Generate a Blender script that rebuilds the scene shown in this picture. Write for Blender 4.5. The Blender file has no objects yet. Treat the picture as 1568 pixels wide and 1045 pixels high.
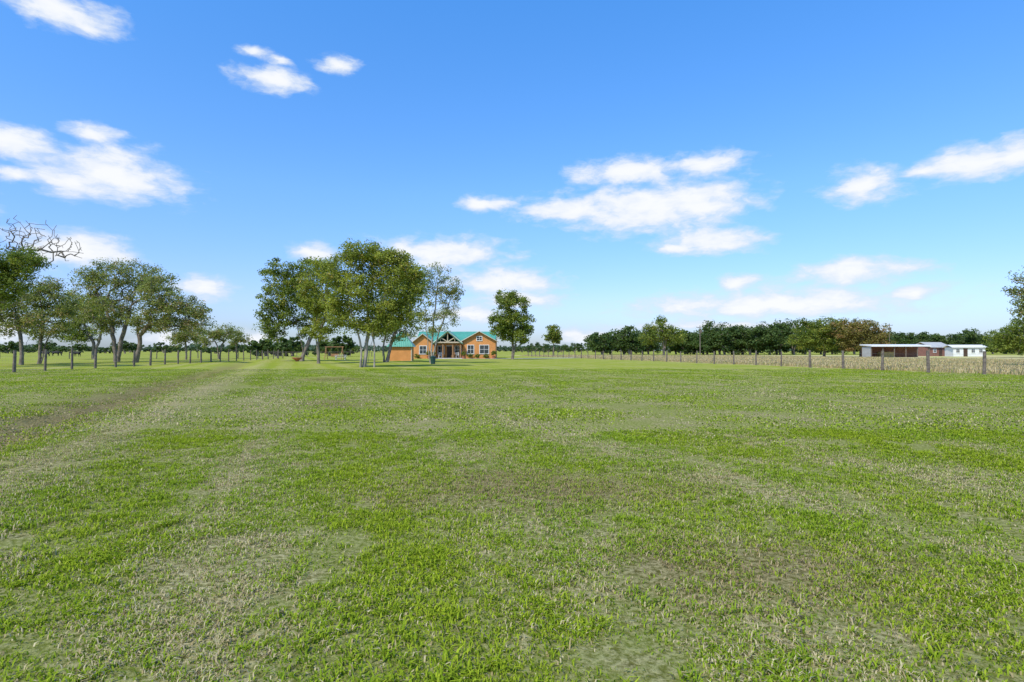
import bpy, math, random
import numpy as np
from mathutils import Vector
R = math.radians
scene = bpy.context.scene
F = 871.0; EYE = 1.5
# ---------------------------------------------------------------- helpers
def X(px, D): return (px-784.0)/F*D
def Z(py, D): return EYE+(537.0-py)*D/F

def sst(a,b,x):
    t=np.clip((x-a)/(b-a),0,1); return t*t*(3-2*t)
def hgt(x, y):
    x=np.asarray(x,float); y=np.asarray(y,float)
    d=(x+5.7+0.39*(y-6.3))/1.07
    fade=1-sst(60,95,y)
    ditch=-0.30*np.exp(-((d+2.0)/1.0)**2)+0.07*np.exp(-((d-0.2)/0.9)**2)
    und=0.03*np.sin(x*0.45+y*0.21)*np.cos(y*0.33-x*0.12)+0.015*np.sin(x*1.3+0.7*y)*np.sin(y*0.9)
    near=1-sst(70,100,np.hypot(x,y))
    return (ditch*fade+und*near)*near
def h(x,y): return float(hgt(x,y))

class NT:
    def __init__(s, nt): s.nt=nt
    def n(s, t, ins=None, **p):
        nd=s.nt.nodes.new(t)
        for k,v in p.items(): setattr(nd,k,v)
        if ins:
            for k,v in ins.items():
                sk=nd.inputs[k]
                if isinstance(v, bpy.types.NodeSocket): s.nt.links.new(v,sk)
                else: sk.default_value=v
        return nd
    def m(s, op, a, b=0.0, c=None, clamp=False):
        i={0:a,1:b}
        if c is not None: i[2]=c
        return s.n('ShaderNodeMath',i,operation=op,use_clamp=clamp).outputs[0]
    def vm(s, op, a, b=None):
        i={0:a}
        if b is not None: i[1]=b
        return s.n('ShaderNodeVectorMath',i,operation=op)
    def noise(s, vec, scale, detail=3, rough=0.55):
        return s.n('ShaderNodeTexNoise',{'Vector':vec,'Scale':scale,'Detail':detail,'Roughness':rough}).outputs[0]
    def mix(s, f, a, b):
        nd=s.nt.nodes.new('ShaderNodeMix'); nd.data_type='RGBA'
        for k,v in ((0,f),(6,a),(7,b)):
            if isinstance(v,bpy.types.NodeSocket): s.nt.links.new(v,nd.inputs[k])
            else: nd.inputs[k].default_value=v if k==0 else (*v,1)
        return nd.outputs[2]
    def rng(s, v, a, b, c=0.0, d=1.0, smooth=True):
        return s.n('ShaderNodeMapRange',{0:v,1:a,2:b,3:c,4:d},interpolation_type='SMOOTHSTEP' if smooth else 'LINEAR').outputs[0]
    def link(s,a,b): s.nt.links.new(a,b)

def new_mat(name):
    m=bpy.data.materials.new(name); m.use_nodes=True
    m.node_tree.nodes.clear(); return m, NT(m.node_tree)
def finish(t, shader):
    o=t.n('ShaderNodeOutputMaterial'); t.link(shader,o.inputs[0])

def simple_mat(name, col, rough=0.7, var=0.15, scale=3.0, metal=0.0, bump=0.0, spec=0.3, stripe=None):
    m,t=new_mat(name)
    pos=t.n('ShaderNodeTexCoord').outputs['Object']
    n=t.noise(pos,scale,5,0.6)
    dark=tuple(c*(1-var) for c in col); lite=tuple(min(1,c*(1+var)) for c in col)
    c=t.mix(t.rng(n,0.3,0.7),dark,lite)
    p=t.n('ShaderNodeBsdfPrincipled',{'Base Color':c,'Roughness':rough,'Metallic':metal,'Specular IOR Level':spec})
    if bump:
        b=t.n('ShaderNodeBump',{'Height':n,'Strength':bump,'Distance':0.03}); t.link(b.outputs[0],p.inputs['Normal'])
    if stripe:
        w=t.n('ShaderNodeTexWave',{'Vector':pos,'Scale':stripe},bands_direction='X')
        b=t.n('ShaderNodeBump',{'Height':w.outputs['Fac'],'Strength':0.6,'Distance':0.04}); t.link(b.outputs[0],p.inputs['Normal'])
    finish(t,p.outputs[0]); return m

# ---------------------------------------------------------------- lawn pattern (shared by shader and scatter nodes)
def lawn_masks(t,pos):
    sx=t.n('ShaderNodeSeparateXYZ',{0:pos}); x,y=sx.outputs[0],sx.outputs[1]
    flat=t.n('ShaderNodeCombineXYZ',{0:x,1:y,2:0.0}).outputs[0]
    d=t.m('DIVIDE',t.m('ADD',x,t.m('ADD',t.m('MULTIPLY',y,0.39),3.243)),1.07)
    n1=t.noise(flat,0.16,3); n2=t.noise(flat,0.8,4,0.6); n3=t.noise(flat,3.2,4,0.7)
    def streak(ang,sx_,sy_):
        c,s=math.cos(ang),math.sin(ang)
        u=t.m('ADD',t.m('MULTIPLY',x,c*sx_),t.m('MULTIPLY',y,s*sx_))
        v=t.m('ADD',t.m('MULTIPLY',x,-s*sy_),t.m('MULTIPLY',y,c*sy_))
        return t.noise(t.n('ShaderNodeCombineXYZ',{0:u,1:v,2:0.0}).outputs[0],1.0,3)
    st=streak(math.atan(0.39),1.2,0.04); st2=streak(R(88),0.45,0.05)
    s=t.m('ADD',t.m('MULTIPLY',n1,0.18),t.m('MULTIPLY',n2,0.22))
    s=t.m('ADD',s,t.m('MULTIPLY',n3,0.30)); s=t.m('ADD',s,t.m('MULTIPLY',st,0.18)); s=t.m('ADD',s,t.m('MULTIPLY',st2,0.12))
    # mower passes about 1.3 m wide, parallel to the swale
    sw=t.m('SINE',t.m('ADD',t.m('MULTIPLY',d,2.4),t.m('MULTIPLY',n1,3.0)))
    s=t.m('ADD',s,t.m('MULTIPLY',sw,t.rng(x,-4.0,10.0,0.034,0.014)))
    dw=t.m('ADD',d,t.m('MULTIPLY',t.m('SUBTRACT',n2,0.5),0.8))
    def g(c,w):
        q=t.m('DIVIDE',t.m('SUBTRACT',dw,c),w)
        return t.m('EXPONENT',t.m('MULTIPLY',t.m('MULTIPLY',q,q),-1.0))
    fade=t.rng(y,50.0,85.0,1.0,0.0)
    track=t.m('MULTIPLY',g(0.1,0.5),fade); ditch=t.m('MULTIPLY',g(-2.2,1.25),fade)
    def spot(cx,cy,rx,ry):
        q=t.vm('MULTIPLY',t.vm('SUBTRACT',flat,(cx,cy,0)).outputs[0],(1/rx,1/ry,0))
        l=t.vm('LENGTH',q.outputs[0]).outputs['Value']
        return t.rng(t.m('ADD',l,t.m('MULTIPLY',t.m('SUBTRACT',n2,0.5),1.8)),0.2,1.3,1.0,0.0)
    sp=t.m('MAXIMUM',spot(0.3,6.3,2.2,1.2),spot(1.7,3.9,1.2,0.8))
    sp=t.m('MAXIMUM',sp,spot(-9.5,30,2.5,2.6)); sp=t.m('MAXIMUM',sp,spot(-5.0,16,1.2,1.6))
    dry=t.rng(s,0.445,0.60)
    dry=t.m('MAXIMUM',dry,t.m('MULTIPLY',track,0.95)); dry=t.m('MAXIMUM',dry,t.m('MULTIPLY',ditch,1.0))
    dry=t.m('MAXIMUM',dry,t.m('MULTIPLY',sp,0.75))
    brown=t.m('MAXIMUM',t.m('MULTIPLY',ditch,1.0),t.m('MULTIPLY',sp,0.9))
    return dict(x=x,y=y,flat=flat,dry=dry,brown=brown,n1=n1,n2=n2,n3=n3,sw=sw)

def mat_ground():
    m,t=new_mat('lawn_ground_mat'); k=lawn_masks(t,t.n('ShaderNodeNewGeometry').outputs['Position'])
    fine=t.noise(k['flat'],22.0,6,0.75)
    med=t.noise(k['flat'],0.35,6,0.7)
    near=t.rng(t.vm('LENGTH',k['flat']).outputs['Value'],22.0,46.0)
    g=t.mix(t.rng(fine,0.3,0.7),(0.165,0.22,0.020),(0.26,0.31,0.036))
    g=t.mix(t.rng(med,0.35,0.65),g,t.vm('MULTIPLY',g,(1.3,1.12,1.3)).outputs[0])
    st=t.mix(k['brown'],(0.38,0.34,0.13),(0.26,0.21,0.09))
    col=t.mix(t.m('MULTIPLY',k['dry'],0.8),g,st)
    th=t.mix(t.rng(fine,0.38,0.62),(0.12,0.095,0.035),(0.50,0.42,0.22))
    th=t.mix(t.m('SUBTRACT',0.55,t.m('MULTIPLY',k['dry'],0.45)),th,(0.15,0.205,0.015))
    th=t.mix(t.m('MULTIPLY',k['brown'],0.6),th,t.vm('MULTIPLY',th,(0.62,0.54,0.5)).outputs[0])
    col=t.mix(near,th,col)
    fx=t.m('ADD',t.m('SUBTRACT',k['x'],29.5),t.m('MULTIPLY',t.m('SUBTRACT',k['y'],36.0),0.224))
    hay=t.mix(t.rng(k['n2'],0.3,0.7),(0.46,0.37,0.17),(0.56,0.47,0.24))
    hay=t.mix(t.rng(k['n1'],0.48,0.62),hay,(0.36,0.38,0.12))
    hm=t.rng(t.m('ADD',fx,t.m('MULTIPLY',k['n3'],0.6)),0.2,0.9)
    hm=t.m('MULTIPLY',hm,t.rng(k['y'],170.0,190.0,1.0,0.0))
    col=t.mix(hm,col,hay)
    p=t.n('ShaderNodeBsdfDiffuse',{'Color':col})
    b=t.n('ShaderNodeBump',{'Height':fine,'Strength':0.8,'Distance':0.03}); t.link(b.outputs[0],p.inputs['Normal'])
    finish(t,p.outputs[0]); return m

def mat_blades():
    m,t=new_mat('grass_blade_mat')
    a=t.n('ShaderNodeAttribute',attribute_name='col'); s=t.n('ShaderNodeSeparateColor',{0:a.outputs['Color']})
    r,al,r2=s.outputs[0],s.outputs[1],s.outputs[2]
    dry=t.n('ShaderNodeAttribute',attribute_name='dry',attribute_type='INSTANCER').outputs['Fac']
    brown=t.n('ShaderNodeAttribute',attribute_name='brown',attribute_type='INSTANCER').outputs['Fac']
    tone=t.n('ShaderNodeAttribute',attribute_name='tone',attribute_type='INSTANCER').outputs['Fac']
    thr=t.m('ADD',t.m('MULTIPLY',dry,0.60),0.17)
    isdry=t.m('LESS_THAN',r,thr)
    g=t.mix(r2,(0.17,0.26,0.012),(0.41,0.48,0.035))
    g=t.mix(t.m('MULTIPLY',tone,0.6),g,(0.19,0.335,0.028))
    g=t.mix(t.rng(al,0.0,0.5),(0.21,0.235,0.045),g)
    st=t.mix(r2,(0.40,0.31,0.14),(0.68,0.58,0.34))
    st=t.mix(t.m('MULTIPLY',brown,0.9),st,t.mix(r2,(0.22,0.15,0.07),(0.42,0.32,0.16)))
    c=t.mix(isdry,g,st)
    d=t.n('ShaderNodeBsdfDiffuse',{'Color':c})
    tr=t.n('ShaderNodeBsdfTranslucent',{'Color':c})
    mx=t.n('ShaderNodeMixShader',{0:0.33,1:d.outputs[0],2:tr.outputs[0]})
    finish(t,mx.outputs[0]); return m

def mat_hay():
    m,t=new_mat('hay_mat')
    a=t.n('ShaderNodeAttribute',attribute_name='col'); s=t.n('ShaderNodeSeparateColor',{0:a.outputs['Color']})
    c=t.mix(s.outputs[2],(0.48,0.36,0.16),(0.70,0.57,0.31))
    c=t.mix(t.m('LESS_THAN',s.outputs[0],0.3),c,(0.34,0.38,0.08))
    d=t.n('ShaderNodeBsdfDiffuse',{'Color':c}); tr=t.n('ShaderNodeBsdfTranslucent',{'Color':c})
    mx=t.n('ShaderNodeMixShader',{0:0.45,1:d.outputs[0],2:tr.outputs[0]}); finish(t,mx.outputs[0]); return m

def mat_leaf(name, dark, light, accent, accent_f=0.12):
    m,t=new_mat(name)
    a=t.n('ShaderNodeAttribute',attribute_name='col'); s=t.n('ShaderNodeSeparateColor',{0:a.outputs['Color']})
    c=t.mix(s.outputs[0],dark,light)
    c=t.mix(t.m('LESS_THAN',s.outputs[1],accent_f),c,accent)
    d=t.n('ShaderNodeBsdfPrincipled',{'Base Color':c,'Roughness':0.55,'Specular IOR Level':0.2})
    tr=t.n('ShaderNodeBsdfTranslucent',{'Color':t.vm('MULTIPLY',c,(1.3,1.3,0.7)).outputs[0]})
    mx=t.n('ShaderNodeMixShader',{0:0.42,1:d.outputs[0],2:tr.outputs[0]}); finish(t,mx.outputs[0]); return m

def mesh_np(name, V, faces4=None, faces3=None, mats=(), col=None, midx=None):
    me=bpy.data.meshes.new(name)
    V=np.asarray(V,np.float32); nv=len(V)
    f4=np.asarray(faces4 if faces4 is not None and len(faces4) else np.zeros((0,4)),np.int32)
    f3=np.asarray(faces3 if faces3 is not None and len(faces3) else np.zeros((0,3)),np.int32)
    me.vertices.add(nv); me.vertices.foreach_set('co',V.ravel())
    loops=np.concatenate([f4.ravel(),f3.ravel()]); me.loops.add(len(loops)); me.loops.foreach_set('vertex_index',loops)
    tot=np.concatenate([np.full(len(f4),4),np.full(len(f3),3)]).astype(np.int32)
    st=np.concatenate([[0],np.cumsum(tot)[:-1]]).astype(np.int32)
    me.polygons.add(len(tot)); me.polygons.foreach_set('loop_start',st); me.polygons.foreach_set('loop_total',tot)
    for mt in mats: me.materials.append(mt)
    if midx is not None: me.polygons.foreach_set('material_index',np.asarray(midx,np.int32))
    if col is not None:
        at=me.color_attributes.new('col','FLOAT_COLOR','POINT')
        at.data.foreach_set('color',np.asarray(col,np.float32).ravel())
    me.update(calc_edges=True)
    return me
def add(name, me, parent=None, coll=None):
    o=bpy.data.objects.new(name,me); (coll or scene.collection).objects.link(o)
    if parent: o.parent=parent
    return o

# ---------------------------------------------------------------- terrain
def axis(fine, lo, hi, far):
    a=list(np.arange(lo,hi+1e-6,fine)); s=fine; v=hi; up=[]
    while v<far: s*=1.35; v+=s; up.append(v)
    s=fine; v=lo; dn=[]
    while v>-far: s*=1.35; v-=s; dn.append(v)
    return np.array(dn[::-1]+a+up)
xs=axis(0.5,-50,50,6000); ys=axis(0.5,-6,100,6000)
GX,GY=np.meshgrid(xs,ys); GZ=hgt(GX,GY)
nx,ny=len(xs),len(ys)
V=np.stack([GX,GY,GZ],-1).reshape(-1,3)
ii=(np.arange(ny-1)[:,None]*nx+np.arange(nx-1)[None,:]).ravel()
f=np.stack([ii,ii+1,ii+1+nx,ii+nx],1)
me=mesh_np('ground',V,f,mats=[mat_ground()]); me.polygons.foreach_set('use_smooth',np.ones(len(f),bool))
add('ground',me)

# ---------------------------------------------------------------- grass patches
def patch_mesh(name, rng, nblade, rad, hmin, hmax, wid, mat, clumps=12, lean=0.8, spread=0.05, sc=0.5):
    cx=rng.uniform(-rad,rad,(clumps,2)); ck=rng.uniform(0.6,1.2,clumps)
    ci=rng.integers(0,clumps,nblade)
    scatter=rng.random(nblade)<sc
    base=np.where(scatter[:,None],rng.uniform(-rad,rad,(nblade,2)),cx[ci]+rng.normal(0,spread,(nblade,2)))
    ang=rng.uniform(0,2*np.pi,nblade); dirv=np.stack([np.cos(ang),np.sin(ang)],1)
    H=rng.uniform(hmin,hmax,nblade)*np.where(scatter,0.55,ck[ci])
    L=rng.uniform(0.3,1.0,nblade)*lean*H
    w=wid*rng.uniform(0.6,1.3,nblade)
    pa=ang+np.pi/2+rng.normal(0,0.3,nblade); pd=np.stack([np.cos(pa),np.sin(pa)],1)*w[:,None]*0.5
    z0=np.full(nblade,-0.01)
    def P(xy,z): return np.concatenate([xy,z[:,None]],1)
    mid=base+dirv*(L*0.4)[:,None]; tip=base+dirv*L[:,None]*1.2
    V=np.stack([P(base-pd,z0),P(base+pd,z0),P(mid+pd*0.95,H*0.7),P(mid-pd*0.95,H*0.7),P(tip,H*rng.uniform(0.5,1.05,nblade))],1).reshape(-1,3)
    i=np.arange(nblade)*5
    f4=np.stack([i,i+1,i+2,i+3],1); f3=np.stack([i+3,i+2,i+4],1)
    r=np.where(scatter,rng.random(nblade),0.22+0.78*rng.random(nblade)); r2=rng.random(nblade)
    col=np.zeros((nblade,5,4)); col[:,:,0]=r[:,None]; col[:,:,1]=np.array([0,0,.65,.65,1])[None]; col[:,:,2]=r2[:,None]; col[:,:,3]=1
    return mesh_np(name,V,f4,f3,[mat],col.reshape(-1,4))

def instancer(name, pts, coll, smin, smax, seed, masks=True):
    me=bpy.data.meshes.new(name); me.vertices.add(len(pts)); me.vertices.foreach_set('co',np.asarray(pts,np.float32).ravel()); me.update()
    o=add(name,me)
    ng=bpy.data.node_groups.new(name+'_gn','GeometryNodeTree')
    ng.interface.new_socket('Geometry',in_out='INPUT',socket_type='NodeSocketGeometry')
    ng.interface.new_socket('Geometry',in_out='OUTPUT',socket_type='NodeSocketGeometry')
    t=NT(ng); gi=t.n('NodeGroupInput'); go=t.n('NodeGroupOutput')
    ci=t.n('GeometryNodeCollectionInfo',{'Collection':coll,'Separate Children':True,'Reset Children':True})
    rr=t.n('FunctionNodeRandomValue',{'Seed':seed},data_type='FLOAT_VECTOR'); rr.inputs[0].default_value=(0,0,0); rr.inputs[1].default_value=(0,0,6.283)
    rs=t.n('FunctionNodeRandomValue',{'Seed':seed+7},data_type='FLOAT'); rs.inputs[2].default_value=smin; rs.inputs[3].default_value=smax
    sc=rs.outputs[1]
    if masks:
        k=lawn_masks(t,t.n('GeometryNodeInputPosition').outputs[0])
        sc=t.m('MULTIPLY',sc,t.m('SUBTRACT',1.08,t.m('MULTIPLY',k['dry'],0.30)))
    ip=t.n('GeometryNodeInstanceOnPoints',{'Points':gi.outputs[0],'Instance':ci.outputs[0],'Pick Instance':True,'Rotation':rr.outputs[0],'Scale':sc})
    g=ip.outputs[0]
    if masks:
        tone=t.m('ADD',t.rng(k['n1'],0.4,0.65,0.0,0.5),t.m('MULTIPLY',t.m('ADD',k['sw'],1.0),0.25))
        for nm,v in (('dry',k['dry']),('brown',k['brown']),('tone',tone)):
            sa=t.n('GeometryNodeStoreNamedAttribute',data_type='FLOAT',domain='INSTANCE')
            t.link(g,sa.inputs['Geometry']); sa.inputs['Name'].default_value=nm
            vs=[q for q in sa.inputs if q.name=='Value' and q.enabled][0]; t.link(v,vs); g=sa.outputs[0]
    t.link(g,go.inputs[0])
    md=o.modifiers.new('scatter','NODES'); md.node_group=ng
    return o

bm_=mat_blades(); rng=np.random.default_rng(5)
cn=bpy.data.collections.new('grass_near'); cf=bpy.data.collections.new('grass_far'); ch=bpy.data.collections.new('hay')
for i in range(8):
    add('grass_patch',patch_mesh('gp',rng,340,0.22,0.016,0.042,0.0066,bm_,10,lean=1.5,spread=0.026),coll=cn)
for i in range(5):
    add('grass_patch_far',patch_mesh('gpf',rng,300,0.8,0.014,0.034,0.02,bm_,26,lean=1.8,spread=0.09),coll=cf)
hm=mat_hay()
for i in range(4):
    add('hay_patch',patch_mesh('hp',rng,200,1.2,0.18,0.42,0.04,hm,20,lean=0.6,spread=0.25),coll=ch)
def scatter(dens, ymin, ymax, seed, tan=1.0, pad=2.0):
    r=np.random.default_rng(seed); W=ymax*tan+pad
    n=int((2*W)*(ymax-ymin)*dens); x=r.uniform(-W,W,n); y=r.uniform(ymin,ymax,n)
    k=(np.abs(x)<np.abs(y)*tan+pad)
    x,y=x[k],y[k]; return np.stack([x,y,hgt(x,y)],1)
instancer('grass',scatter(18,0.8,10.5,1),cn,0.75,1.3,3)
instancer('grass',scatter(1.8,10,46,2),cf,0.8,1.25,4)
r=np.random.default_rng(9); n=3400
yy=r.uniform(12,160,n); off=1.6+ r.random(n)**1.5*55; xx=29.5-0.224*(yy-36)+off
instancer('dry_hay_grass',np.stack([xx,yy,hgt(xx,yy)],1),ch,0.7,1.2,6,False)

# ---------------------------------------------------------------- trees
bark=simple_mat('bark_mat',(0.19,0.155,0.12),0.9,0.35,2.5,bump=0.5)
bark_pale=simple_mat('bark_pale_mat',(0.30,0.26,0.21),0.9,0.3,2.5,bump=0.4)
leaf_olive=mat_leaf('leaf_olive_mat',(0.11,0.15,0.016),(0.40,0.42,0.07),(0.50,0.38,0.10),0.14)
leaf_dark=mat_leaf('leaf_dark_mat',(0.07,0.11,0.015),(0.27,0.32,0.05),(0.42,0.37,0.07),0.14)
leaf_grey=mat_leaf('leaf_grey_mat',(0.11,0.14,0.03),(0.33,0.36,0.10),(0.42,0.31,0.16),0.22)
leaf_far=mat_leaf('leaf_far_mat',(0.05,0.09,0.025),(0.12,0.17,0.04),(0.19,0.20,0.055),0.08)
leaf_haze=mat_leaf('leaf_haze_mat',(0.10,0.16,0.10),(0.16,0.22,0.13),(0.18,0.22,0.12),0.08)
leaf_brown=mat_leaf('leaf_brown_mat',(0.12,0.12,0.025),(0.30,0.25,0.065),(0.34,0.21,0.09),0.3)

def tree_arrays(rng, stems, blobs, nclump, nleaf, leaf, clump_r, R0, tipr=0.015, step=0.9, low=0.35):
    P=[];par=[]
    for s in stems:
        prev=-1
        for k in range(len(s)-1):
            a=np.array(s[k],float); b=np.array(s[k+1],float)
            m=max(1,int(np.linalg.norm(b-a)/0.7))
            for q in range(m+(1 if k==len(s)-2 else 0)):
                p=a+(b-a)*q/m
                if len(P) and prev>=0: p=p+rng.normal(0,0.04,3)
                P.append(p);par.append(prev);prev=len(P)-1
    zt=max(p[2] for p in P)
    vol=np.array([b[3]*b[4]*b[5] for b in blobs])**0.8; vol/=vol.sum()
    T=[]
    for b,v in zip(blobs,vol):
        k=max(2,int(nclump*v)); d=rng.normal(0,1,(k,3)); d/=np.linalg.norm(d,axis=1)[:,None]
        rr=rng.random(k)**0.42
        T.append(np.array(b[:3])+d*rr[:,None]*np.array(b[3:6]))
    T=np.concatenate(T)
    Pa=np.array(P); ok=[i for i in range(len(P)) if P[i][2]>low*zt]
    top=Pa[ok].mean(0); T=T[np.argsort(np.linalg.norm(T-top,axis=1))]
    cand=list(ok); tips=[]
    for tt in T:
        C=np.array([P[i] for i in cand]); dv=tt-C; ds=np.linalg.norm(dv,axis=1)+1e-6
        cost=ds*(1+0.7*np.maximum(0,-dv[:,2])/ds)
        j=cand[int(np.argmin(cost))]; a=P[j]; L=np.linalg.norm(tt-a); m=max(1,int(L/step)); prev=j
        for q in range(1,m+1):
            f_=q/m; p=a+(tt-a)*f_; p=p+np.array([0,0,0.12*L*math.sin(math.pi*f_)*0.6])+rng.normal(0,0.09,3)*(1 if q<m else 0)
            P.append(p);par.append(prev);prev=len(P)-1;cand.append(prev)
        tips.append(prev)
    P=np.array(P);par=np.array(par);n=len(P)
    w=np.zeros(n)
    for i in tips: w[i]+=1
    for i in range(n-1,-1,-1):
        if w[i]==0: w[i]=0.5
        if par[i]>=0: w[par[i]]+=w[i]
    wm=w.max(); rad=np.maximum(tipr,R0*(w/wm)**0.55)
    for i in range(n):
        if par[i]<0: rad[i]*=1.35
    S=6; e=np.array([i for i in range(n) if par[i]>=0]); a=P[par[e]]; b=P[e]
    ra=np.minimum(rad[par[e]],rad[e]*1.5); rb=rad[e]; d=b-a; d/=(np.linalg.norm(d,axis=1)[:,None]+1e-9)
    up=np.where(np.abs(d[:,2:3])>0.9,np.array([[1,0,0]]),np.array([[0,0,1]]))
    u=np.cross(d,up); u/=np.linalg.norm(u,axis=1)[:,None]; v=np.cross(d,u)
    th=np.arange(S)*2*np.pi/S; c=np.cos(th);s=np.sin(th)
    ring=c[None,:,None]*u[:,None]+s[None,:,None]*v[:,None]
    A=a[:,None]+ring*ra[:,None,None]-d[:,None]*0.02; B=b[:,None]+ring*rb[:,None,None]
    TV=np.concatenate([A,B],1).reshape(-1,3); k0=np.arange(len(e))*2*S
    F4=np.concatenate([np.stack([k0+q,k0+(q+1)%S,k0+S+(q+1)%S,k0+S+q],1) for q in range(S)])
    if nleaf>0:
        tp=P[tips]; cr=clump_r*rng.uniform(0.6,1.35,len(tp)); sh=rng.random(len(tp)); ac=rng.random(len(tp))
        cnt=(nleaf*rng.uniform(0.4,1.6,len(tp))).astype(int); idx=np.repeat(np.arange(len(tp)),cnt)
        M=len(idx); g=rng.normal(0,1,(M,3)); g/=np.linalg.norm(g,axis=1)[:,None]; g*=(rng.random(M)**0.5)[:,None]
        c0=tp[idx]+g*cr[idx][:,None]*np.array([1.15,1.15,0.75])
        nrm=g*0.6+rng.normal(0,0.6,(M,3))+np.array([0,0,0.7]); nrm/=np.linalg.norm(nrm,axis=1)[:,None]
        q=rng.normal(0,1,(M,3)); t1=np.cross(nrm,q); t1/=np.linalg.norm(t1,axis=1)[:,None]; t2=np.cross(nrm,t1)
        sz=leaf*rng.uniform(0.6,1.35,M)[:,None]
        LV=np.stack([c0-t1*sz*0.55,c0-t2*sz*0.36,c0+t1*sz*0.6,c0+t2*sz*0.38],1).reshape(-1,3)
        o=np.arange(M)*4; LF=np.stack([o,o+1,o+2,o+3],1)
        lum=np.clip(0.6*sh[idx]+0.4*rng.random(M),0,1)
        acc=np.clip(0.5*ac[idx]+0.5*rng.random(M),0,1)
        LC=np.zeros((M,4,4)); LC[...,0]=lum[:,None]; LC[...,1]=acc[:,None]; LC[...,3]=1
        LC=LC.reshape(-1,4)
    else: LV=np.zeros((0,3));LF=np.zeros((0,4),int);LC=np.zeros((0,4))
    return TV,F4,LV,LF,LC
def tree_mesh(name, parts, mats):
    Vs=[];Fs=[];Cs=[];Ms=[];o=0
    for (TV,F4,LV,LF,LC,off) in parts:
        off=np.array(off)
        Vs.append(TV+off);Fs.append(F4+o);Cs.append(np.ones((len(TV),4)));Ms.append(np.zeros(len(F4)));o+=len(TV)
        Vs.append(LV+off);Fs.append(LF+o);Cs.append(LC);Ms.append(np.ones(len(LF)));o+=len(LV)
    return mesh_np(name,np.concatenate(Vs),np.concatenate(Fs),None,mats,np.concatenate(Cs),np.concatenate(Ms))

def tree(name, bx, D, stems, blobs, ncl, nlf, leaf, cr, R0, mat, bk=None, seed=0, depth=None, low=0.35, tipr=0.018, den=1.45):
    """sight measurements converted to metres at the tree's own distance D"""
    s=D/F; x0=X(bx,D); z0=h(x0,D)
    rg=np.random.default_rng(seed)
    st=[[((px-bx)*s, dy, max(-0.1,Z(py,D)-z0) if i else -0.1) for i,(px,py,dy) in enumerate(S_)] for S_ in stems]
    bl=[((px-bx)*s, dy, Z(py,D)-z0, rx*s, (depth or rx*s*0.9), ry*s) for (px,py,rx,ry,dy) in blobs]
    arr=tree_arrays(rg,st,bl,int(ncl*1.15),int(nlf*den),leaf*1.1,cr*1.1,R0*0.85,tipr,low=low)
    o=add(name,tree_mesh(name,[arr+((0,0,0),)],[bk or bark,mat])); o.location=(x0,D,z0); return o

# central group
tree('oak_tree',462,80,[[(462,553,0),(464,535,0),(458,515,0),(450,480,0)],[(462,553,0),(468,530,.5),(478,500,1),(485,460,1)]],
     [(430,428,34,34,0),(460,418,34,26,1),(425,475,32,24,0),(475,450,32,40,0),(410,455,18,22,0),(428,502,26,18,0),(490,480,16,22,0),(455,498,26,18,2),(410,492,16,20,0),(450,455,30,34,-1),(418,512,18,12,0)],290,62,0.19,0.76,0.31,leaf_dark,seed=11)
tree('oak_tree',488,66,[[(488,556,0),(487,530,0),(492,505,0),(500,470,0)],[(488,556,0),(483,525,0.3),(478,495,1)]],
     [(498,455,26,34,0),(478,470,22,28,1),(515,480,22,24,0),(500,415,24,22,0),(490,507,26,16,0),(470,440,18,24,0)],180,60,0.16,0.62,0.19,leaf_olive,seed=12)
tree('oak_tree',555,52,[[(552,562,0),(553,535,0),(546,505,0),(535,470,0),(530,440,0)],[(556,562,.3),(559,540,.3),(563,500,.3),(560,450,.3)],[(575,563,-.4),(574,530,-.4),(572,500,-.4),(590,455,-.4)],[(560,561,.6),(566,520,1.0),(560,490,1.5),(545,450,1.5)]],
     [(545,396,38,27,0),(520,425,30,34,0),(575,398,36,27,0),(555,450,48,30,0),(608,425,36,36,0),(622,465,28,24,0),(515,475,22,26,0),(600,480,36,20,0),(636,440,18,30,0),(600,394,22,14,0),(540,495,32,16,0),(580,498,38,16,0),(618,405,18,18,0)],460,60,0.14,0.6,0.2,leaf_olive,bark_pale,seed=13)
tree('oak_tree',592,72,[[(588,553,0),(588,525,0),(595,490,0)],[(592,553,0),(600,520,.4),(615,480,1)]],
     [(610,440,38,36,2),(630,420,22,20,2),(590,465,30,26,1),(635,480,18,20,1),(600,505,38,16,1),(637,500,12,12,0)],200,58,0.17,0.68,0.23,leaf_dark,seed=14)
tree('elm_tree',660,66,[[(659,556,0),(656,530,0),(652,505,0),(652,470,0)],[(660,556,0),(661,525,.2),(663,490,.5),(668,440,.5)],[(661,556,.1),(668,520,.3),(680,485,.3),(690,455,.3)]],
     [(668,422,20,18,0),(660,448,20,26,0),(686,448,22,28,0),(682,485,24,16,0),(655,490,14,14,0),(700,455,9,16,0),(665,505,20,8,0)],160,36,0.13,0.55,0.13,leaf_grey,bark_pale,seed=15)
tree('oak_tree',785,95,[[(785,549,0),(785,530,0),(786,505,0),(780,475,0)],[(785,549,0),(790,520,0),(796,500,0)]],
     [(772,458,18,17,0),(790,466,20,20,0),(782,490,32,20,0),(768,505,20,14,0),(804,500,16,20,0),(786,515,26,11,0)],180,60,0.22,0.78,0.28,leaf_dark,seed=16)
tree('young_tree',848,140,[[(848,547,0),(848,525,0),(847,508,0)]],[(846,508,12,10,0),(850,519,11,8,0),(840,515,7,7,0)],50,48,0.3,0.7,0.15,leaf_dark,seed=17)
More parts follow.
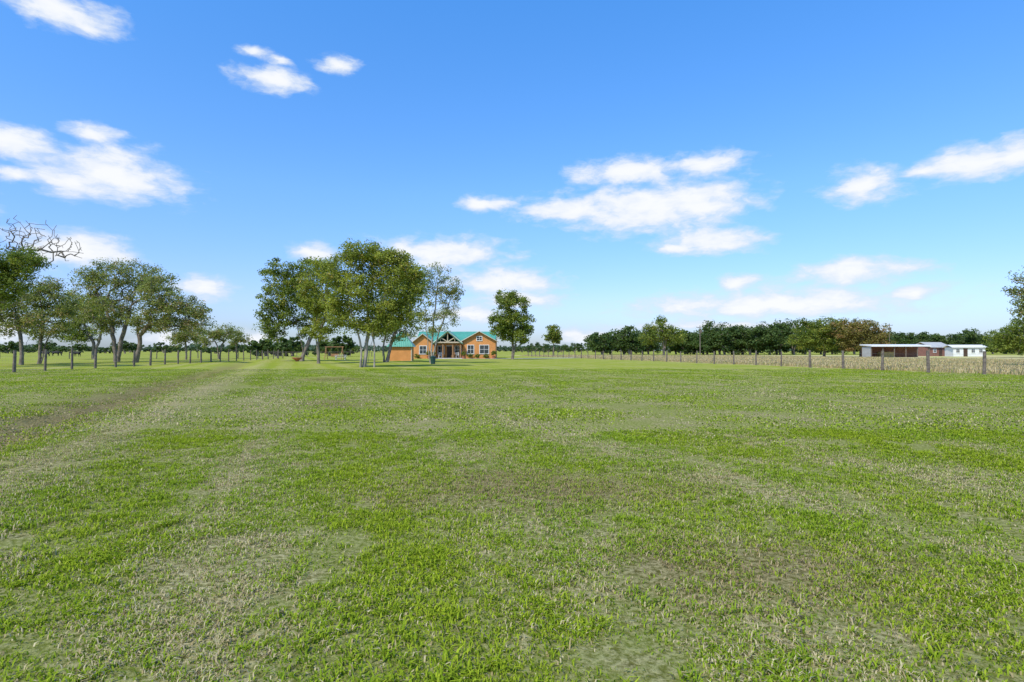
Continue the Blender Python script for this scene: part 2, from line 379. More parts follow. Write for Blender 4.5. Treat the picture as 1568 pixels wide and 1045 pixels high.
# left group
tree('oak_tree',178,74,[[(178,553,0),(175,530,0),(172,505,0),(160,470,0)],[(180,553,0),(186,520,0),(195,490,0),(205,450,0)]],
     [(165,422,38,26,0),(130,438,28,26,0),(200,422,38,26,1),(175,468,45,28,0),(235,438,30,28,0),(120,475,24,24,0),(155,498,34,15,0)],370,44,0.16,0.72,0.29,leaf_grey,seed=21)
tree('oak_tree',209,70,[[(207,554,0),(213,535,0),(214,515,0),(225,500,0),(250,475,0)],[(209,554,0),(213,530,.3),(205,505,.5),(200,480,.5)]],
     [(250,465,34,28,0),(285,475,32,26,0),(225,490,30,18,0),(302,495,20,20,0),(265,500,28,14,0),(240,440,26,18,0)],290,44,0.155,0.68,0.28,leaf_grey,seed=22)
tree('oak_tree',145,95,[[(145,550,0),(143,525,0),(130,500,0)],[(145,550,0),(150,525,0),(160,495,0)]],
     [(130,470,34,30,0),(105,485,26,30,0),(155,480,28,30,0),(120,510,34,18,0)],220,52,0.2,0.8,0.28,leaf_dark,seed=23)
tree('elm_tree',62,64,[[(60,556,0),(62,530,0),(66,500,0),(62,460,0)],[(62,556,0),(68,525,.2),(80,495,.4)]],
     [(60,450,32,26,0),(85,470,26,26,0),(45,485,28,20,0),(90,500,20,16,0),(75,435,16,14,0),(60,508,26,12,0)],220,42,0.145,0.62,0.19,leaf_grey,seed=24)
tree('elm_tree',33,58,[[(33,553,0),(34,530,0),(28,505,0),(15,470,0)],[(33,553,0),(38,525,.3),(48,500,.5)]],
     [(15,465,30,28,0),(45,490,22,18,0),(-25,470,35,35,0),(15,500,24,14,0)],170,42,0.14,0.6,0.2,leaf_grey,seed=25)
tree('live_oak_tree',-40,50,[[(-40,562,0),(-38,520,0),(-25,470,0),(-5,430,0)],[(-40,562,0),(-50,520,0),(-70,470,0)]],
     [(-5,405,36,26,0),(30,402,34,22,0),(-60,420,50,36,0),(15,430,34,20,0),(55,402,16,13,0),(-5,450,26,16,0)],260,62,0.13,0.55,0.36,leaf_dark,seed=26)
tree('bare_tree',-30,54,[[(-30,560,0),(-28,500,0),(-10,450,0),(10,410,0),(40,395,0)],[(-30,560,0),(-25,480,0),(0,420,0),(20,380,0)]],
     [(35,378,44,34,0),(88,375,30,24,0),(15,352,26,26,0),(104,385,22,20,0),(60,350,24,16,0)],230,0,0.1,0.5,0.22,leaf_grey,bark,seed=27,low=0.6,tipr=0.022)
tree('mesquite_tree',335,100,[[(335,548,0),(333,530,0),(325,515,0)],[(335,548,0),(340,528,0),(350,512,0)]],
     [(325,515,22,14,0),(345,510,20,12,0),(310,522,14,9,0)],80,36,0.19,0.7,0.15,leaf_grey,seed=28)
tree('mesquite_tree',363,108,[[(363,547,0),(362,530,0),(358,515,0)],[(363,547,0),(368,528,0)]],
     [(358,515,14,14,0),(370,520,12,10,0)],50,32,0.2,0.7,0.14,leaf_grey,seed=29)
tree('elm_tree',285,92,[[(285,549,0),(285,530,0),(280,510,0)]],[(285,512,26,14,0),(270,522,16,9,0)],70,36,0.18,0.7,0.16,leaf_grey,seed=30)
# right side
tree('oak_tree',1016,150,[[(1016,546,0),(1016,525,0),(1010,510,0)],[(1016,546,0),(1020,520,0),(1028,505,0)]],
     [(1008,508,22,16,0),(1026,515,20,14,0),(1010,492,9,8,0),(992,520,12,10,0)],120,45,0.3,1.0,0.28,leaf_dark,seed=31)
tree('pecan_tree',1262,140,[[(1262,546,0),(1260,525,0),(1245,510,0)],[(1262,546,0),(1268,520,0),(1275,505,0)]],
     [(1240,512,26,18,0),(1270,505,30,18,0),(1225,520,16,14,0),(1225,492,9,6,0),(1262,525,34,12,0)],210,48,0.3,1.0,0.33,leaf_dark,seed=32)
tree('pecan_tree',1318,135,[[(1318,546,0),(1316,525,0),(1305,508,0)],[(1318,546,0),(1325,520,0),(1338,505,0)]],
     [(1300,503,28,18,0),(1330,510,28,18,0),(1345,522,20,14,0),(1310,525,30,12,0)],210,48,0.3,1.0,0.33,leaf_brown,seed=33)
tree('elm_tree',1610,48,[[(1610,566,0),(1608,520,0),(1600,470,0),(1590,430,0)],[(1610,566,0),(1618,500,0),(1630,440,0)]],
     [(1600,430,40,30,0),(1570,465,26,18,0),(1640,430,40,40,0),(1562,448,18,12,0),(1600,480,34,20,0)],190,42,0.13,0.55,0.22,leaf_grey,seed=34)
tree('live_oak_tree',1575,120,[[(1575,548,0),(1575,530,0),(1565,515,0)],[(1575,548,0),(1585,525,0)]],
     [(1545,515,26,15,0),(1575,505,32,20,0),(1610,515,34,18,0),(1530,525,18,12,0),(1560,530,40,10,0)],240,50,0.26,0.95,0.4,leaf_dark,seed=35)

def belt(name, specs, mat, seed, leaf=0.5, ncl=70, nl=50):
    rg=np.random.default_rng(seed); parts=[]
    for (px,D,w,ht) in specs:
        x0=X(px,D)
        bl=[(rg.normal(0,w*0.12),0,ht*0.58,w*0.42,w*0.42,ht*0.40),(-w*0.25,0,ht*0.40,w*0.3,w*0.3,ht*0.36),(w*0.25,0,ht*0.40,w*0.3,w*0.3,ht*0.36),(rg.normal(0,w*.15),0,ht*0.80,w*0.2,w*0.2,ht*0.17)]
        st=[[(0,0,-.1),(0.1,0,ht*0.2),(w*0.1,0,ht*0.45)],[(0,0,-.1),(-w*.1,0,ht*0.4)]]
        parts.append(tree_arrays(rg,st,bl,ncl,nl,leaf,ht*0.14,0.3,0.04,step=1.6)+((x0,D,0),))
    return add(name,tree_mesh(name,parts,[bark,mat]))
rg=random.Random(4)
sp=[]
for px in range(925,1000,14): sp.append((px+rg.uniform(-5,5),210+rg.uniform(-10,10),rg.uniform(9,14),9.6+rg.uniform(-1.8,1.0)))
for px in range(1035,1080,14): sp.append((px,215+rg.uniform(-10,10),11,9.5+rg.uniform(-1.5,1)))
for px in range(1078,1240,12): sp.append((px+rg.uniform(-6,6),200+rg.uniform(-12,12),rg.uniform(9,15),11.6+rg.uniform(-2.2,1.2)))
for px in range(1240,1370,17): sp.append((px,215+rg.uniform(-10,10),12,9.8+rg.uniform(-1.5,1)))
for px in range(1372,1500,12): sp.append((px+rg.uniform(-6,6),230+rg.uniform(-12,12),rg.uniform(9,14),8.8+rg.uniform(-1.4,1.4)))
belt('distant_oak_tree_belt',sp,leaf_far,41,0.62)
sp=[]
for px in range(-120,470,30): sp.append((px+rg.uniform(-14,14),330+rg.uniform(-60,80),12,4.6+rg.uniform(-1.6,2.4)))
for px in (408,430,448,505,528): sp.append((px,150+rg.uniform(-10,10),8,4.8+rg.uniform(-0.6,1.2)))
for px in range(800,930,20): sp.append((px,420+rg.uniform(-30,30),22,6.5+rg.uniform(-1.5,1.5)))
for px in range(1500,1760,20): sp.append((px,240+rg.uniform(-20,20),14,8+rg.uniform(-1,2)))
belt('distant_tree_line',sp,leaf_far,42,0.7,50,40)
sp=[]
rr=random.Random(8)
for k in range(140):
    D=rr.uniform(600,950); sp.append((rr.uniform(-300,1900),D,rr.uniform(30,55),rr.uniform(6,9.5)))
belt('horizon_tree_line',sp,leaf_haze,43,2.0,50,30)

# ---------------------------------------------------------------- fences
wood=simple_mat('weathered_wood_mat',(0.15,0.12,0.095),0.9,0.35,6,bump=0.4)
wire=simple_mat('wire_mat',(0.22,0.21,0.19),0.5,0.1,3,metal=0.3)
def cyl(V,Fq,a,b,ra,rb,S=7,cap=True):
    a=np.array(a,float);b=np.array(b,float);d=b-a;d/=np.linalg.norm(d)
    up=np.array([1.,0,0]) if abs(d[2])>0.9 else np.array([0,0,1.]); u=np.cross(d,up);u/=np.linalg.norm(u);v=np.cross(d,u)
    o=len(V)
    for (c,r_) in ((a,ra),(b,rb)):
        for k in range(S):
            t=2*math.pi*k/S; V.append(tuple(c+(u*math.cos(t)+v*math.sin(t))*r_))
    for k in range(S): Fq.append((o+k,o+(k+1)%S,o+S+(k+1)%S,o+S+k))
    if cap:
        Fq.append(tuple(o+S+k for k in range(S))); Fq.append(tuple(o+k for k in range(S-1,-1,-1)))
def py_mesh(name,V,Fq,mat,parent=None,smooth=False):
    me=bpy.data.meshes.new(name); me.from_pydata(V,[],Fq); me.materials.append(mat)
    if smooth: me.polygons.foreach_set('use_smooth',[True]*len(me.polygons))
    me.update(); return add(name,me,parent)
def empty(name,loc,rz=0):
    e=bpy.data.objects.new(name,None); scene.collection.objects.link(e); e.location=loc; e.rotation_euler=(0,0,rz); return e
def fence(name,p0,p1,spacing,ph,pr,seed,wires=(0.12,0.30,0.48,0.68,0.90,1.14),rail=False):
    e=empty(name,(0,0,0)); rg=random.Random(seed)
    p0=np.array(p0,float);p1=np.array(p1,float);L=np.linalg.norm(p1-p0);n=int(L/spacing);V=[];Fq=[];W=[];Wf=[];prev=None
    for i in range(n+1):
        p=p0+(p1-p0)*(i*spacing/L); z=h(*p); r_=pr*rg.uniform(0.8,1.25); hh=ph*rg.uniform(0.92,1.08)
        tx,ty=rg.uniform(-.06,.06),rg.uniform(-.06,.06)
        cyl(V,Fq,(p[0],p[1],z-.15),(p[0]+tx,p[1]+ty,z+hh),r_*1.05,r_*0.9)
        if prev is not None:
            for w in wires: cyl(W,Wf,(prev[0],prev[1],prev[2]+w*ph/1.3),(p[0],p[1],z+w*ph/1.3),0.004,0.004,3,False)
            if len(wires)>5:
                for k in range(1,12):
                    q=k/12; a=[prev[j]*(1-q)+(p[0],p[1],z)[j]*q for j in range(3)]
                    cyl(W,Wf,(a[0],a[1],a[2]+.12*ph/1.3),(a[0],a[1],a[2]+.9*ph/1.3),0.002,0.002,3,False)
            if rail: cyl(V,Fq,(prev[0],prev[1],prev[2]+ph*0.93),(p[0],p[1],z+ph*0.93),0.05,0.05,5,False)
        prev=(p[0],p[1],z)
    py_mesh('posts',V,Fq,wood,e); py_mesh('wire_mesh',W,Wf,wire,e); return e
k=.224
fence('wire_fence',(29.3+k*33.2,2.8),(29.3-k*114,150),3.72,1.45,0.085,1)
fence('wire_fence',(-29.5,5),(-43.2,109),3.1,1.6,0.085,2)
fence('wire_fence',(-90,100),(-43.5,112),3.5,1.35,0.07,3,wires=(0.4,0.8,1.15))
fence('wire_fence',(-60,138),(-14,138),2.6,1.2,0.07,5,wires=(0.4,0.8,1.15),rail=True)

# ---------------------------------------------------------------- buildings
orange=simple_mat('orange_siding_mat',(0.62,0.27,0.085),0.75,0.08,1.2,stripe=2.0)
green=simple_mat('green_metal_roof_mat',(0.08,0.30,0.21),0.45,0.1,0.8,metal=0.0,spec=0.4,stripe=1.2)
timber=simple_mat('timber_mat',(0.30,0.16,0.07),0.7,0.2,4)
white=simple_mat('white_paint_mat',(0.70,0.69,0.65),0.6,0.05,3)
tan=simple_mat('tan_trim_mat',(0.50,0.42,0.30),0.7,0.08,3)
glass=simple_mat('window_glass_mat',(0.03,0.04,0.05),0.08,0.2,1,spec=0.8)
darkm=simple_mat('dark_door_mat',(0.07,0.04,0.025),0.5,0.2,3)
concrete=simple_mat('concrete_mat',(0.50,0.48,0.43),0.9,0.12,1.5)
greyroof=simple_mat('galvanised_roof_mat',(0.40,0.39,0.37),0.8,0.1,0.6,stripe=1.0,spec=0.1)
terracotta=simple_mat('terracotta_mat',(0.42,0.15,0.08),0.8,0.2,3)
brickm=simple_mat('reddish_brown_wall_mat',(0.23,0.11,0.08),0.9,0.2,3)
bin_m=simple_mat('dark_bin_mat',(0.02,0.06,0.05),0.5,0.2,3)
def box(name,x0,x1,y0,y1,z0,z1,mat,parent):
    V=[(x,y,z) for z in (z0,z1) for y in (y0,y1) for x in (x0,x1)]
    return py_mesh(name,V,[(0,2,3,1),(4,5,7,6),(0,1,5,4),(2,6,7,3),(0,4,6,2),(1,3,7,5)],mat,parent)
def gable_wall(name,x0,x1,y0,y1,ze,zp,mat,parent,z0=0.0):
    xm=(x0+x1)/2
    pr=[(x0,z0),(x1,z0),(x1,ze),(xm,zp),(x0,ze)]
    V=[(x,y0,z) for x,z in pr]+[(x,y1,z) for x,z in pr]
    Fq=[(0,1,2,3,4),(9,8,7,6,5)]+[(i,i+5,(i+1)%5+5,(i+1)%5) for i in range(5)]
    return py_mesh(name,V,Fq,mat,parent)
def gable_roof(name,x0,x1,y0,y1,ze,zp,mat,parent,ov=0.4,th=0.12,along='y'):
    if along=='y':
        xm=(x0+x1)/2; s=(zp-ze)/((x1-x0)/2); prof=[(x0-ov,ze-s*ov+.02),(xm,zp+.02),(x1+ov,ze-s*ov+.02),(x1+ov,ze-s*ov+th+.02),(xm,zp+th+.02),(x0-ov,ze-s*ov+th+.02)]
        V=[(x,y0-ov,z) for x,z in prof]+[(x,y1+ov,z) for x,z in prof]
    else:
        ym=(y0+y1)/2; s=(zp-ze)/((y1-y0)/2); prof=[(y0-ov,ze-s*ov+.02),(ym,zp+.02),(y1+ov,ze-s*ov+.02),(y1+ov,ze-s*ov+th+.02),(ym,zp+th+.02),(y0-ov,ze-s*ov+th+.02)]
        V=[(x0-ov,y,z) for y,z in prof]+[(x1+ov,y,z) for y,z in prof]
    Fq=[(0,1,4,5),(1,2,3,4),(11,10,7,6),(10,9,8,7)]+[(i,i+6,(i+1)%6+6,(i+1)%6) for i in range(6)]
    return py_mesh(name,V,Fq,mat,parent)
def window(parent,xc,zc,w,hh,y,nm='window'):
    box(nm+'_glass',xc-w/2,xc+w/2,y-0.03,y+0.02,zc-hh/2,zc+hh/2,glass,parent)
    t=0.11
    box(nm+'_head',xc-w/2-t,xc+w/2+t,y-0.07,y+0.02,zc+hh/2,zc+hh/2+t,white,parent)
    box(nm+'_sill',xc-w/2-t,xc+w/2+t,y-0.09,y+0.02,zc-hh/2-t,zc-hh/2,white,parent)
    box(nm+'_jamb_l',xc-w/2-t,xc-w/2,y-0.065,y+0.02,zc-hh/2,zc+hh/2,white,parent)
    box(nm+'_jamb_r',xc+w/2,xc+w/2+t,y-0.065,y+0.02,zc-hh/2,zc+hh/2,white,parent)
    box(nm+'_mullion',xc-.025,xc+.025,y-0.06,y-0.035,zc-hh/2,zc+hh/2,white,parent)
    box(nm+'_rail',xc-w/2,xc-.03,y-0.058,y-0.035,zc-.025,zc+.025,white,parent)
    box(nm+'_rail2',xc+.03,xc+w/2,y-0.058,y-0.035,zc-.025,zc+.025,white,parent)

H=empty('ranch_house',(X(695,105),105,0))
gable_wall('left_wing_wall',-7.7,-3.7,0,9,2.9,4.5,orange,H)
gable_roof('left_wing_roof',-7.7,-3.7,0,9,2.9,4.5,green,H)
box('centre_wall',-3.69,1.69,2.0,9,0,3.0,orange,H)
gable_wall('right_wing_wall',1.7,7.7,0,9,3.3,4.95,orange,H)
gable_roof('right_wing_roof',1.7,7.7,0,9,3.3,4.95,green,H)
gable_roof('main_roof',-7.2,7.2,3.2,12.0,3.0,5.1,green,H,along='x')
box('rear_wall_block',-7.2,7.2,9.01,12.0,0,2.9,orange,H)
gable_roof('porch_roof',-3.3,1.3,-1.2,6.0,3.0,4.95,green,H,ov=0.45)
for i,x in enumerate((-3.3,-1.9,-0.1,1.3)): box('porch_post_%d'%i,x-.11,x+.11,-1.15,-.93,0.12,3.0,timber,H)
V=[];Fq=[]
def beam(a,b,w=.09): cyl(V,Fq,a,b,w,w,4)
yy_=-1.3
beam((-3.7,yy_,2.95),(1.7,yy_,2.95),.13); beam((-3.6,yy_,2.9),(-1,yy_,4.95),.13); beam((1.6,yy_,2.9),(-1,yy_,4.95),.13)
beam((-1,yy_,2.9),(-1,yy_,4.8)); beam((-1,yy_,3.05),(-2.3,yy_,3.85)); beam((-1,yy_,3.05),(.3,yy_,3.85)); beam((-2.3,yy_,2.95),(-2.3,yy_,3.9),.06); beam((.3,yy_,2.95),(.3,yy_,3.9),.06)
py_mesh('porch_truss',V,Fq,tan,H)
box('porch_slab',-3.68,1.68,-1.5,1.99,0,0.12,concrete,H)
box('front_door',-1.5,-.5,1.94,1.99,0.12,2.3,darkm,H); box('door_head',-1.62,-.38,1.92,1.99,2.3,2.42,white,H)
window(H,-2.6,1.6,1.1,1.4,2.0,'porch_window_l'); window(H,0.6,1.6,1.1,1.4,2.0,'porch_window_r')
window(H,-5.7,1.6,1.2,1.4,0,'left_window'); window(H,3.1,1.7,1.1,1.5,0,'right_window_a'); window(H,5.6,1.7,1.6,1.5,0,'right_window_b'); window(H,4.7,3.7,0.9,0.7,0,'attic_window')
V=[];Fq=[]
for (xa,xm,xb,ze,zp) in ((-8.1,-5.7,-3.3,2.58,4.5),(1.3,4.7,8.1,3.08,4.95)):
    beam((xa,-.46,ze+.05),(xm,-.46,zp+.05),.08); beam((xm,-.46,zp+.05),(xb,-.46,ze+.05),.08)
py_mesh('gable_fascia',V,Fq,tan,H)
def chair(x,y,m,rz=0):
    e=empty('porch_chair',(H.location.x+x,H.location.y+y,0.12),rz)
    for i,(a,b) in enumerate(((-.25,-.25),(.25,-.25),(-.25,.25),(.25,.25))): box('leg_%d'%i,a-.03,a+.03,b-.03,b+.03,0,.42 if b<0 else 1.05,m,e)
    box('seat',-.28,.28,-.28,.22,.421,.47,m,e)
    for i in range(4): box('slat_%d'%i,-.2+.12*i,-.14+.12*i,.225,.255,.47,1.05,m,e)
    box('arm_l',-.3,-.23,-.28,.2,.62,.66,m,e); box('arm_r',.23,.3,-.28,.2,.62,.66,m,e)
chair(-2.6,0.6,white); chair(0.6,0.6,white,0.2); chair(-.2,.4,timber,-.2)

def bush(name,x,y,w,ht,pot,seed,mat=leaf_dark):
    e=empty(name,(x,y,h(x,y)))
    z=0.0
    if pot:
        V=[];Fq=[]; cyl(V,Fq,(0,0,0),(0,0,.45),.2,.3,12); cyl(V,Fq,(0,0,.45),(0,0,.5),.33,.33,12); py_mesh('pot',V,Fq,terracotta,e); z=.5
    rg=np.random.default_rng(seed)
    arr=tree_arrays(rg,[[(0,0,z-.05),(0,0,z+ht*.3)]],[(0,0,z+ht*.55,w/2,w/2,ht*.45)],26,26,0.13,0.18,0.03,0.01,step=.4,low=0)
    add('foliage',tree_mesh('foliage',[arr+((0,0,0),)],[bark,mat]),e)
hx=H.location.x
for i,(dx,dy,w,ht,p) in enumerate(((-4.6,-.8,1.0,.9,1),(-3.5,-2.0,.8,.8,1),(1.9,-1.4,.9,.8,1),(3.0,-.8,1.2,.9,0),(4.3,-.9,1.1,.8,0),(6.0,-.8,1.3,.9,0),(7.3,-1.0,1.0,1.0,1),(-6.6,-.9,1.2,.9,0))):
    bush('potted_shrub' if p else 'shrub',hx+dx,105+dy,w,ht,p,60+i)

P_=empty('well_house',(X(615,84),84,0),R(4))
box('walls',-1.6,1.6,-1.6,1.6,0,2.15,orange,P_)
V=[(-1.95,-1.95,2.05),(1.95,-1.95,2.05),(1.95,1.95,2.05),(-1.95,1.95,2.05),(-.55,-.55,3.9),(.55,-.55,3.9),(.55,.55,3.9),(-.55,.55,3.9),(0,0,4.35)]
py_mesh('roof',V,[(0,3,2,1),(0,1,5,4),(1,2,6,5),(2,3,7,6),(3,0,4,7),(4,5,8),(5,6,8),(6,7,8),(7,4,8)],green,P_)
box('door',-1.63,-1.605,-.5,.5,0.02,1.95,timber,P_)
for i,(a,b) in enumerate(((-1.6,-1.6),(1.6,-1.6))): box('corner_%d'%i,a-.07,a+.07,-1.66,-1.605,0,2.05,tan,P_)

def sheet(name,pts,z,mat):
    me=bpy.data.meshes.new(name); me.from_pydata([(x,y,z) for x,y in pts],[],[tuple(range(len(pts)))]); me.materials.append(mat); return add(name,me)
sheet('driveway',[(-15,101.5),(-4,101.3),(14,112),(60,150),(58,153),(12,116),(-3,104),(-15,103.4)],0.02,concrete)

S_=empty('pole_barn',(X(1378,125),125,0),R(-5))
box('rear_wall',-6,6,3.9,4,0,2.3,brickm,S_)
V=[(-6.2,-.5,2.6),(6.2,-.5,2.6),(6.2,4.5,2.9),(-6.2,4.5,2.9),(-6.2,-.5,2.35),(6.2,-.5,2.35),(6.2,4.5,2.65),(-6.2,4.5,2.65)]
py_mesh('roof',V,[(0,1,2,3),(7,6,5,4),(0,4,5,1),(1,5,6,2),(2,6,7,3),(3,7,4,0)],white,S_)
for i in range(6): box('post_%d'%i,-6+2.4*i-.08,-6+2.4*i+.08,-.1,.06,0,2.34,wood,S_)
box('end_wall',-6,-5.9,.1,3.89,0,2.3,greyroof,S_)
box('hay_bale_stack',-3,0,2,3.5,0,1.2,simple_mat('bale_mat',(.35,.28,.13),.95,.3,4,bump=.5),S_)
def cottage(name,px,D,w,d,ze,zp,wall,roof,rz):
    e=empty(name,(X(px,D),D,0),rz)
    box('walls',-w/2,w/2,0,d,0,ze,wall,e); gable_roof('roof',-w/2,w/2,0,d,ze,zp,roof,e,along='x')
    for i,x in enumerate(np.linspace(-w/2+1.0,w/2-1.0,4 if w>6 else 3)):
        if i==1: box('door',x-.45,x+.45,-.05,-.004,0,2.0,darkm,e)
        else: window(e,x,1.4,.7,.8,0,'window_%d'%i)
cottage('brick_farm_house',1440,150,5.5,6,2.4,3.6,brickm,greyroof,R(8))
cottage('mobile_home',1484,142,7,4,2.3,2.8,white,white,R(-12))

def pole(px,D,ht):
    e=empty('utility_pole',(X(px,D),D,0)); V=[];Fq=[]
    cyl(V,Fq,(0,0,-.2),(0,0,ht),.16,.11,8); cyl(V,Fq,(-1.1,0,ht-.6),(1.1,0,ht-.6),.07,.07,4); cyl(V,Fq,(.3,-.1,ht-2.2),(.3,-.1,ht-1.3),.22,.22,8)
    for a in (-1,0,1): cyl(V,Fq,(a,0,ht-.55),(a,0,ht-.35),.05,.04,6)
    py_mesh('pole',V,Fq,wood,e)
pole(1072,170,9.0); pole(1362,190,10.5)

e=empty('fire_bowl',(X(455,78),78,h(X(455,78),78))); V=[];Fq=[]
cyl(V,Fq,(0,0,0),(0,0,.12),.22,.2,14); cyl(V,Fq,(0,0,.12),(0,0,.4),.2,.6,14,False); cyl(V,Fq,(0,0,.4),(0,0,.55),.6,.66,14,False); cyl(V,Fq,(0,0,.55),(0,0,.35),.6,.4,14)
py_mesh('bowl',V,Fq,terracotta,e)
e=empty('refuse_bin',(X(663,63),63,h(X(663,63),63))); V=[];Fq=[]
cyl(V,Fq,(0,0,0),(0,0,.75),.24,.3,14); cyl(V,Fq,(0,0,.75),(0,0,.82),.33,.33,14); cyl(V,Fq,(0,0,.82),(0,0,.92),.3,.12,14)
py_mesh('bin',V,Fq,bin_m,e)
e=empty('picnic_table',(X(522,92),92,0),R(10))
for i in range(4): box('top_%d'%i,-.95,.95,-.36+.185*i,-.36+.185*i+.17,.72,.76,white,e)
box('bench_front',-.95,.95,-.85,-.6,.42,.46,white,e); box('bench_rear',-.95,.95,.6,.85,.42,.46,white,e)
V=[];Fq=[]
for x in (-.7,.7):
    cyl(V,Fq,(x,-.75,0),(x,-.2,.72),.05,.05,4); cyl(V,Fq,(x,.75,0),(x,.2,.72),.05,.05,4); cyl(V,Fq,(x,-.8,.4),(x,.8,.4),.045,.045,4)
py_mesh('trestles',V,Fq,white,e)
e=empty('swing_frame',(X(512,97),97,0))
V=[];Fq=[]
for x in (-1.4,1.4):
    cyl(V,Fq,(x,-.8,0),(x,0,2.1),.06,.06,6); cyl(V,Fq,(x,.8,0),(x,0,2.1),.06,.06,6)
cyl(V,Fq,(-1.6,0,2.1),(1.6,0,2.1),.07,.07,6); cyl(V,Fq,(-.6,0,2.1),(-.6,0,.5),.012,.012,4); cyl(V,Fq,(.6,0,2.1),(.6,0,.5),.012,.012,4)
py_mesh('frame',V,Fq,timber,e); box('swing_seat',-.65,.65,-.22,.22,.45,.5,timber,e); box('swing_back',-.65,.65,.225,.26,.52,.95,timber,e)

# ---------------------------------------------------------------- cows
cowm=simple_mat('black_hide_mat',(0.018,0.015,0.013),0.7,0.3,3)
def cow(px,D,rz,graze=True):
    V=[];E=[];Rr=[]
    def a(p,r_,c=None):
        V.append(p);Rr.append(r_ if isinstance(r_,tuple) else (r_,r_))
        if c is not None: E.append((c,len(V)-1))
        return len(V)-1
    pel=a((-.65,0,1.08),(.27,.30)); mid=a((-.1,0,1.02),(.31,.36),pel); ch=a((.5,0,1.03),(.27,.36),mid)
    nk=a((.85,0,1.12),(.15,.2),ch)
    if graze: n2=a((1.1,0,.75),(.11,.14),nk); hd=a((1.22,0,.42),(.12,.13),n2); mz=a((1.3,0,.14),(.075,.08),hd)
    else: n2=a((1.08,0,1.3),(.12,.15),nk); hd=a((1.3,0,1.36),(.12,.13),n2); mz=a((1.58,0,1.18),(.075,.08),hd)
    for s in (-1,1): a((V[hd][0]-.05,s*.22,V[hd][2]+.06),(.04,.025),hd)
    for s in (-1,1):
        k1=a((.5,s*.2,.62),.11,ch); k2=a((.53,s*.2,.36),.06,k1); k3=a((.5,s*.2,.05),.055,k2)
        q1=a((-.58,s*.2,.66),.14,pel); q2=a((-.78,s*.2,.42),.065,q1); q3=a((-.7,s*.2,.05),.055,q2)
    t1=a((-.97,0,1.1),.035,pel); t2=a((-1.02,0,.55),.03,t1)
    me=bpy.data.meshes.new('cow'); me.from_pydata(V,E,[]); me.materials.append(cowm)
    o=add('black_cow',me); md=o.modifiers.new('skin','SKIN')
    for i,r_ in enumerate(Rr): me.skin_vertices[0].data[i].radius=r_
    me.skin_vertices[0].data[0].use_root=True
    o.modifiers.new('sub','SUBSURF').render_levels=2
    o.location=(X(px,D),D,0); o.rotation_euler=(0,0,rz)
cow(118,135,R(170)); cow(86,150,R(15)); cow(70,142,R(200),False)

# ---------------------------------------------------------------- world
SUN_EL=R(50); SUN_AZ=R(215)
w=bpy.data.worlds.new('World'); scene.world=w; w.use_nodes=True; w.node_tree.nodes.clear(); t=NT(w.node_tree)
try: w.cycles.sampling_method='NONE'
except Exception: pass
sky=t.n('ShaderNodeTexSky',sky_type='NISHITA',sun_disc=False); sky.sun_elevation=SUN_EL; sky.sun_rotation=SUN_AZ
sky.air_density=1.0; sky.dust_density=0.6; sky.ozone_density=2.0
vec=t.n('ShaderNodeTexCoord').outputs['Generated']; sp=t.n('ShaderNodeSeparateXYZ',{0:vec})
az=t.m('ARCTAN2',sp.outputs[0],sp.outputs[1]); el=t.m('ARCSINE',sp.outputs[2])
ae=t.n('ShaderNodeCombineXYZ',{0:az,1:el,2:0.0}).outputs[0]
aes=t.vm('MULTIPLY',ae,(1.0,2.2,1.0)).outputs[0]
def nv(scale,detail): return t.n('ShaderNodeTexNoise',{'Vector':aes,'Scale':scale,'Detail':detail,'Roughness':0.6}).outputs['Color']
w1=t.vm('MULTIPLY',t.vm('SUBTRACT',nv(12,5),(.5,.5,.5)).outputs[0],(0.055,0.019,0)).outputs[0]
wae=t.vm('ADD',ae,w1).outputs[0]
PIT=math.atan(14.5/F)
def sky_dir(px,py):
    x=(px-784)/F; y=(522.5-py)/F; v=Vector((x,math.cos(PIT)-y*math.sin(PIT),math.sin(PIT)+y*math.cos(PIT))).normalized()
    return math.atan2(v.x,v.y), math.asin(v.z)
clouds=[(90,14,110,38,0),(135,42,40,14,.15),(420,122,64,24,0),(392,82,34,12,.1),(430,92,26,10,.2),(518,100,40,19,.08),
(170,268,130,52,0),(110,278,60,26,.1),(25,218,85,34,0),(145,207,54,22,.1),(30,266,55,16,.1),
(955,264,105,26,0),(1085,250,74,23,0),(990,318,180,48,0),(1070,315,95,44,0),(880,322,120,26,.05),(745,313,60,15,.05),(1090,370,100,24,0),(1040,380,50,14,.1),
(1325,283,74,34,0),(1490,250,105,34,.0),(1550,238,75,34,0),(1420,264,40,15,.1),
(115,382,110,36,0),(310,440,54,22,0),(478,386,38,18,0),(675,388,125,30,0),(770,432,105,24,0),(790,458,90,20,.05),
(1305,417,135,24,0),(1130,434,40,18,0),(1200,465,265,32,0),(1400,450,42,16,0),(1050,470,130,22,.1),
(260,522,60,22,.05),(395,520,45,20,.05),(900,517,75,18,.1),(15,505,50,30,.05),(720,482,110,20,.15),(1100,500,420,14,.3),(-160,300,160,60,0),(1800,330,190,60,.05)]
cur=None
for (px,py,rx,ry,off) in clouds:
    a0,e0=sky_dir(px,py)
    a1,_=sky_dir(px+rx,py); _,e1=sky_dir(px,py-ry)
    q=t.vm('MULTIPLY',t.vm('SUBTRACT',wae,(a0,e0,0)).outputs[0],(1/max(1e-3,a1-a0),1/max(1e-3,abs(e1-e0)),0))
    l=t.vm('LENGTH',q.outputs[0]).outputs['Value']
    if off: l=t.m('ADD',l,off)
    cur=l if cur is None else t.m('SMOOTH_MIN',cur,l,0.25)
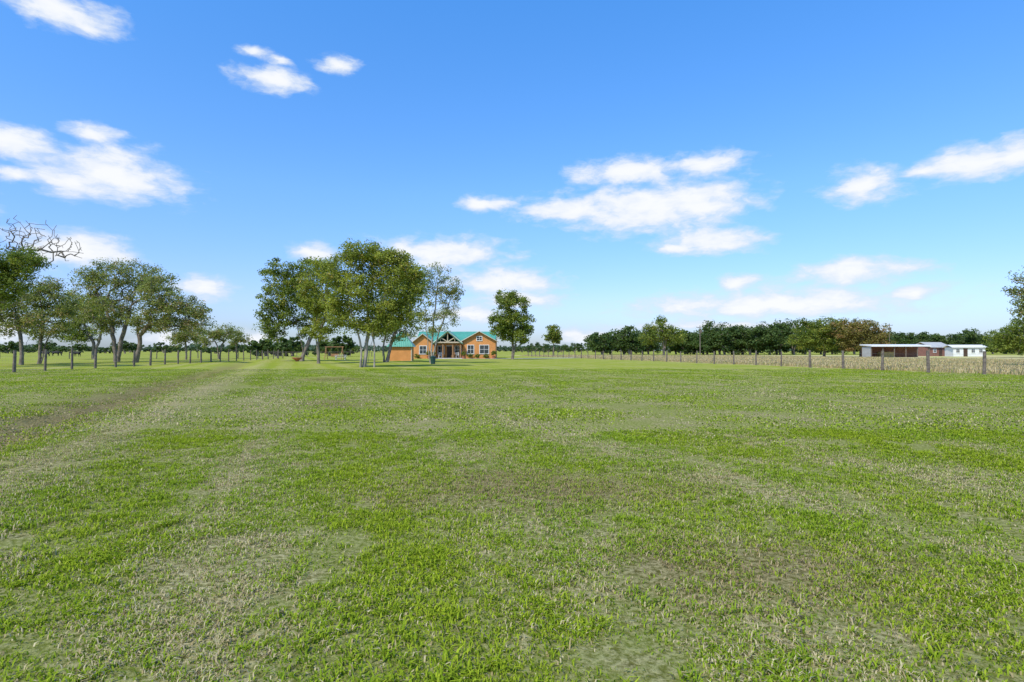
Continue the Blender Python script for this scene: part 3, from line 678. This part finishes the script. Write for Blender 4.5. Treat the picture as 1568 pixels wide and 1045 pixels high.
nf=t.n('ShaderNodeTexNoise',{'Vector':t.vm('MULTIPLY',wae,(1,2.2,1)).outputs[0],'Scale':22.0,'Detail':7.0,'Roughness':0.58}).outputs['Fac']
dens=t.m('ADD',cur,t.m('MULTIPLY',t.m('SUBTRACT',nf,0.5),-1.6))
mask=t.rng(dens,1.15,0.36)
thick=t.rng(dens,0.85,0.05)
cr=t.n('ShaderNodeValToRGB',{0:t.m('DIVIDE',el,0.8)}); rp=cr.color_ramp
pts=[(0.0,(.60,.73,1.12)),(0.11,(.90,.96,1.38)),(0.33,(1.05,1.30,1.60)),(0.75,(.88,1.58,2.05)),(1.0,(.88,1.58,2.05))]
while len(rp.elements)<len(pts): rp.elements.new(0.5)
for e_,(p_,c_) in zip(rp.elements,pts): e_.position=p_
for e_,(p_,c_) in zip(rp.elements,pts): e_.color=(c_[0]/2.2,c_[1]/2.2,c_[2]/2.2,1)
grade=t.vm('MULTIPLY',cr.outputs[0],(2.2,2.2,2.2)).outputs[0]
hs=t.n('ShaderNodeHueSaturation',{'Saturation':1.17,'Value':1.0,'Color':sky.outputs[0]}).outputs[0]
skyc=t.vm('MULTIPLY',hs,grade).outputs[0]
cc=t.mix(thick,(4.7,5.35,6.4),(6.5,6.6,6.8))
final=t.mix(t.m('MULTIPLY',mask,0.97),skyc,cc)
bg=t.n('ShaderNodeBackground',{'Color':final,'Strength':0.15}); wo=t.n('ShaderNodeOutputWorld'); t.link(bg.outputs[0],wo.inputs[0])

sl=bpy.data.lights.new('sun','SUN'); sl.energy=4.3; sl.angle=R(2); sl.color=(1.0,0.93,0.81)
so=bpy.data.objects.new('sun',sl); scene.collection.objects.link(so)
d=Vector((math.sin(SUN_AZ)*math.cos(SUN_EL),math.cos(SUN_AZ)*math.cos(SUN_EL),math.sin(SUN_EL)))
so.rotation_euler=d.to_track_quat('Z','Y').to_euler(); so.location=d*50

cam=bpy.data.cameras.new('camera'); co=bpy.data.objects.new('camera',cam); scene.collection.objects.link(co)
cam.sensor_width=36; cam.lens=20.0; cam.clip_start=0.05; cam.clip_end=20000
co.location=(0,0,EYE+h(0,0)); co.rotation_euler=(R(90)+PIT,0,0); scene.camera=co
scene.view_settings.view_transform='Standard'; scene.view_settings.look='None'; scene.view_settings.exposure=0
